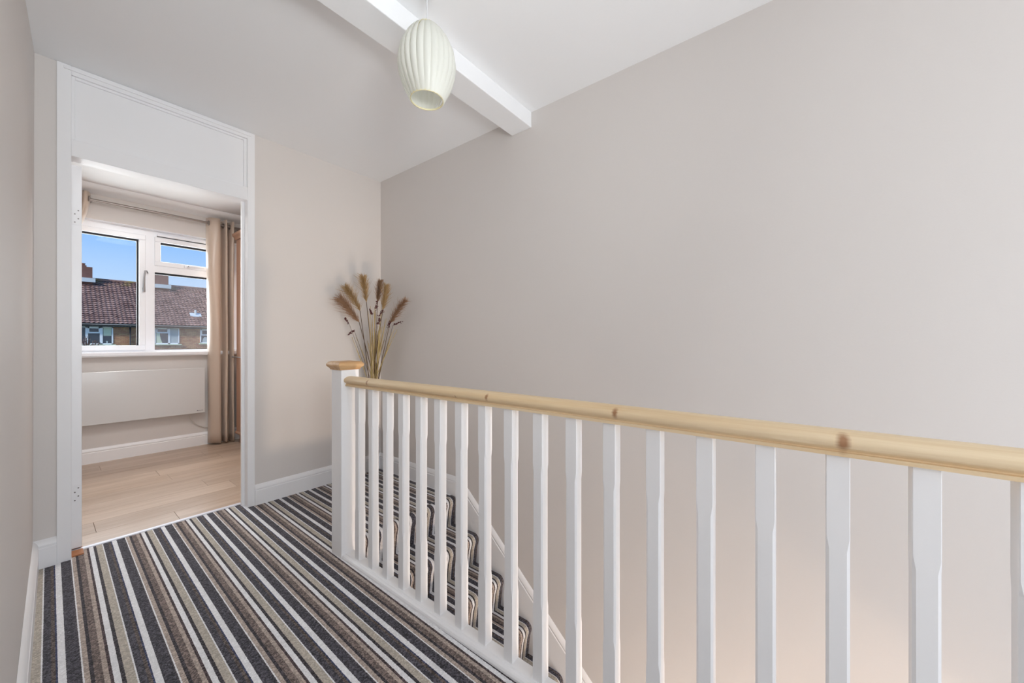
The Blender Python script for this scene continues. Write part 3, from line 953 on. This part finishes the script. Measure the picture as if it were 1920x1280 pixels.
# ------------------------------------------------------------------ panel heater
ht = thing('panel_heater', 'flat white electric panel heater on the wall under the bedroom window', 'heater', (.5, YW, .35))
box('heater_panel', 'heater', .13, 1.088, 4.912, 4.932, .350, .815, ht, bevel=.004)
box('heater_back', 'satin', .18, 1.05, 4.932, 4.965, .385, .785, ht, bevel=.004)
for xx in (.25, .9):
    box('wall_bracket', 'screw', xx, xx + .05, 4.965, YW - .001, .45, .72, ht)
lg = MB()
for i, (dx, wd_, hh) in enumerate(((0, .011, .010), (.015, .005, .007), (.022, .004, .006), (.028, .007, .005), (.037, .004, .007), (.043, .006, .005))):
    lg.box(1.022 + dx, 1.022 + dx + wd_, 4.9112, 4.912, .378 - hh / 2 + i * .0, .378 + hh / 2)
lg.build('maker_mark', 'print', ht)
cbp = bez(Vector((.965, 4.95, .36)), Vector((.975, 4.970, .26)), Vector((1.05, 4.982, .18)), Vector((1.16, 4.982, .175)), 12)
MB().tube([Vector((.965, 4.95, .39))] + cbp + [Vector((1.3, 4.982, .18))], .0042, 8).build('power_cable', 'cable', ht, smooth=True)

# ------------------------------------------------------------------ wardrobe
wd = thing('wardrobe', 'light brown wooden wardrobe beside the bedroom curtain', 'wardrobe', (1.62, 4.3, 0))
box('carcass', 'beech', 1.345, 1.935, 3.50, 4.80, .10, 2.20, wd, bevel=.003)
for ya, yb in ((3.505, 3.94), (3.945, 4.38), (4.385, 4.795)):
    d_ = box('wardrobe_door', 'beech', 1.327, 1.345, ya, yb, .14, 2.16, wd, bevel=.004)
    box('door_panel', 'beech', 1.3245, 1.3275, ya + .07, yb - .07, .24, 2.06, d_, bevel=.003)
hb = MB().tube([(1.300, 4.80, .920), (1.300, 4.47, .920)], .006, 10)
hb.tube([(1.300, 4.76, .920), (1.33, 4.76, .920)], .005, 8).tube([(1.300, 4.51, .920), (1.33, 4.51, .920)], .005, 8)
hb.tube([(1.300, 4.825, .920), (1.300, 4.815, .920), (1.300, 4.80, .920), (1.300, 4.79, .920)], [.004, .011, .011, .005], 10)
o = hb.build('rail_handle', 'chrome', wd, smooth=True, angle=.6); o['label'] = 'slim metal rail with ball end'
MB().prism([(1.345, 2.165), (1.325, 2.170), (1.318, 2.19), (1.300, 2.205), (1.296, 2.228), (1.345, 2.228)], 'Y', 3.47, 4.828).build('cornice', 'beech', wd, smooth=True, angle=.5)
box('plinth', 'beech', 1.352, 1.935, 3.505, 4.78, .003, .10, wd)
MB().prism([(1.345, .10), (1.320, .105), (1.316, .118), (1.325, .135), (1.345, .14)], 'Y', 3.50, 4.802).build('plinth_moulding', 'beech', wd, smooth=True, angle=.5)
box('wardrobe_top', 'beech', 1.345, 1.935, 3.49, 4.81, 2.20, 2.222, wd)

# ------------------------------------------------------------------ house across the road
YH = 37.0; ZG = -2.75
hs = thing('terraced_house', 'brick terraced house with brown tiled roof across the road', 'house', (6, YH, ZG))
hx0, hx1 = -6.0, 20.0
box('house_wall', 'brick', hx0, hx1, YH, YH + 9, ZG, 2.30, hs)
EY, EZ, RYr, RZr = 36.72, 2.30, 41.5, 5.70
# roof tiles: corrugated overlapping courses (smaller than 10 pixels, one mesh)
tm = MB(); NR = 22; PT = .2185; SUB = 5
ncol = int((hx1 - hx0) / PT) * SUB
for side in (0, 1):
    for r in range(NR):
        if side and r > 3:
            pass
        t0, t1 = r / NR, (r + 1.12) / NR
        def P3(t, x, up):
            y = EY + (RYr - EY) * t; z = EZ + (RZr - EZ) * t
            if side:
                y = 2 * RYr - y
            return (x, y, z + up)
        if side:                            # far slope, never seen: plain courses
            tm.add([P3(t0, hx0, .05), P3(t0, hx1, .05), P3(t1, hx1, .0), P3(t1, hx0, .0)], [(0, 1, 2, 3)]); continue
        vs, fs = [], []
        for i in range(ncol + 1):
            x = hx0 + PT * i / SUB; ph = (i % SUB) / SUB
            wv = .026 * math.sin(2 * PI * ph)
            vs += [P3(t0 + .3 / NR, x, -.015 + wv * .5), P3(t0, x, .062 + wv), P3(min(t1, 1), x, .0 + wv * .7)]
        for i in range(ncol):
            a = i * 3; fs += [(a, a + 3, a + 4, a + 1), (a + 1, a + 4, a + 5, a + 2)]
        tm.add(vs, fs)
rt_ = tm.build('roof_tiles', 'tile', hs); rt_['kind'] = 'stuff'; rt_['label'] = 'brown wavy roof tiles with moss near the ridge'
MB().prism([(EY + .05, EZ - .06), (RYr, RZr - .10), (2 * RYr - EY, EZ - .06)], 'X', hx0 + .02, hx1 - .02).build('roof_body', 'soffit', hs)
rg = MB().tube([(hx0, RYr, RZr + .02), (hx1, RYr, RZr + .02)], .10, 10).build('ridge_tiles', 'tile', hs, smooth=True)
box('fascia', 'soffit', hx0, hx1, EY + .02, YH + .01, 2.10, 2.28, hs)
gt = MB().tube([(hx0, EY - .03, 2.235), (hx1, EY - .03, 2.235)], .055, 8).build('gutter', 'soffit', hs, smooth=True)
box('gutter_lip', 'gutter', hx0, hx1, EY - .10, EY - .07, 2.235, 2.27, gt)
MB().tube([(4.06, YH - .07, 2.2), (4.06, YH - .07, ZG)], .045, 8).build('downpipe', 'pipe', hs, smooth=True)


def hwin(x0, x1, z0, z1, muls, vents=(), sill=True):
    fr = MB(); y0, y1 = YH - .03, YH + .06; t = .07
    fr.box(x0, x1, y0, y1, z0, z0 + t).box(x0, x1, y0, y1, z1 - t, z1).box(x0, x0 + t, y0, y1, z0, z1).box(x1 - t, x1, y0, y1, z0, z1)
    edges = [x0 + t]
    for a, b in muls:
        fr.box(a, b, y0, y1, z0, z1); edges += [a, b]
    edges.append(x1 - t)
    for a, b, zt in vents:                  # top-hung light above a transom
        fr.box(a, b, y0 - .02, y1, zt - .045, zt + .045)
        fr.box(a, a + .05, y0 - .03, y1, zt, z1).box(b - .05, b, y0 - .03, y1, zt, z1).box(a, b, y0 - .03, y1, z1 - .12, z1)
    wf = fr.build('house_window', 'upvc', hs)
    for i in range(0, len(edges), 2):
        box('house_pane', 'blackglass', edges[i], edges[i + 1], YH - .002, YH + .012, z0 + t, z1 - t, wf)
    if sill:
        box('house_sill', 'cream', x0 - .08, x1 + .12, YH - .12, YH + .02, z0 - .08, z0, wf)
    return wf


wA = hwin(1.00, 3.25, .92, 2.10, ((2.00, 2.118), (2.636, 2.77)), ((2.118, 2.636, 1.70),))
box('roller_blind', 'cream', 2.80, 3.16, YH - .008, YH - .003, 1.50, 2.03, wA)
box('room_ornament', 'net', 2.93, 3.00, YH - .010, YH - .003, 1.0, 1.14, wA)
wB = hwin(5.30, 6.66, .93, 2.13, ((6.03, 6.146),), ((5.40, 6.03, 1.76),))
box('net_curtain', 'net', 6.16, 6.58, YH - .008, YH - .003, 1.0, 2.06, wB)
MB().prism([(5.40, 1.0), (5.72, 1.0), (5.62, 1.35), (5.58, 1.72), (5.40, 1.72)], 'Y', YH - .009, YH - .003).build('drawn_curtain', 'cream', wB)
wC = hwin(7.88, 9.1, .99, 2.10, ((8.45, 8.55),), ((7.95, 8.45, 1.63),), sill=True)
MB().prism([(8.0 + .22 + .2 * math.cos(a), 1.06 + .42 * math.sin(a)) for a in [PI * i / 10 for i in range(11)]], 'Y', YH - .009, YH - .003).build('net_curtain', 'net', wC)
hwin(-3.2, -1.6, .92, 2.10, ((-2.5, -2.38),)); hwin(11.5, 13.2, .92, 2.10, ((12.2, 12.32),)); hwin(15.0, 16.4, .92, 2.10, ((15.6, 15.72),))
for xa, xb in ((1.35, 2.555), (5.45, 6.685)):
    ch = box('chimney', 'chimbrick', xa, xb, 40.85, 42.1, 4.9, 6.50, hs)
    box('chimney_crown', 'chimbrick', xa + .05, xb - .28, 40.95, 42.0, 6.50, 6.62, ch)
    box('lead_flashing', 'lead', xa - .05, xb + .13, 40.60, 40.86, 5.40, 5.69, ch)
    for px in (xa + .25, xb - .45):
        MB().lathe([(.13, 6.55), (.12, 6.72), (.14, 6.74), (.14, 6.80), (.11, 6.80), (.11, 6.6)], 12, (px, 41.4)).build('chimney_pot', 'pot', ch, smooth=True, angle=.6)
# lead slate with a vent pipe on the roof
vx, vy = 7.62 * 37.9 / 37, 38.0
vzr = EZ + (RZr - EZ) * (vy - EY) / (RYr - EY)
vt = MB()
sl_ = (RZr - EZ) / (RYr - EY)
for i, (xa, xb, ya) in enumerate(((-.34, -.16, .05), (-.17, .17, 0), (.16, .34, .04))):
    y0, y1 = vy - .28 + ya, vy + .10
    z0, z1 = vzr + (y0 - vy) * sl_ + .09, vzr + (y1 - vy) * sl_ + .09
    vt.add([(vx + xa, y0, z0), (vx + xb, y0, z0), (vx + xb, y1, z1), (vx + xa, y1, z1), (vx + xa, y0, z0 - .05), (vx + xb, y0, z0 - .05), (vx + xb, y1, z1 - .05), (vx + xa, y1, z1 - .05)],
           [(0, 1, 2, 3), (0, 4, 5, 1), (1, 5, 6, 2), (2, 6, 7, 3), (3, 7, 4, 0), (4, 7, 6, 5)])
vt.tube([(vx, vy - .05, vzr), (vx, vy - .05, vzr + .40)], .07, 10)
o = vt.build('roof_vent', 'lead', hs); o['label'] = 'pale lead slate with vent pipe'
struct(box('ground', 'grass', -40, 60, 5.6, 60, ZG - .2, ZG), 'grass ground outside', 'ground')


# bare tree in front of the house
def tree(x, y, label):
    th = thing('bare_tree', label, 'tree', (x, y, ZG))
    rnd = random.Random(5)
    MB().tube([(x, y, ZG), (x + .02, y, ZG + 1.5), (x - .02, y, ZG + 2.6)], [.09, .07, .05], 8).build('trunk', 'bark', th, smooth=True)
    b = MB()
    def grow(p, d, L, r, dep):
        q = p + d * L
        b.tube([p, p + d * L * .5 + Vector((rnd.gauss(0, .03), rnd.gauss(0, .03), 0)) * L, q], [r, r * .85, r * .7], 4, cap=False)
        if dep == 0:
            return
        for _ in range(3):
            nd = (d + Vector((rnd.gauss(0, .42), rnd.gauss(0, .42), rnd.gauss(.12, .3)))).normalized()
            grow(q if _ else p + d * L * .65, nd, L * rnd.uniform(.6, .82), r * .72, dep - 1)
    for i in range(6):
        a = i * PI / 3
        grow(Vector((x - .02, y, ZG + 2.2 + .07 * i)), Vector((math.cos(a) * .6, math.sin(a) * .6, .8)).normalized(), .62, .045, 4)
    b.build('branches', 'bark', th)


tree(1.45, 31.0, 'small bare tree with reddish twigs in front of the brick house')
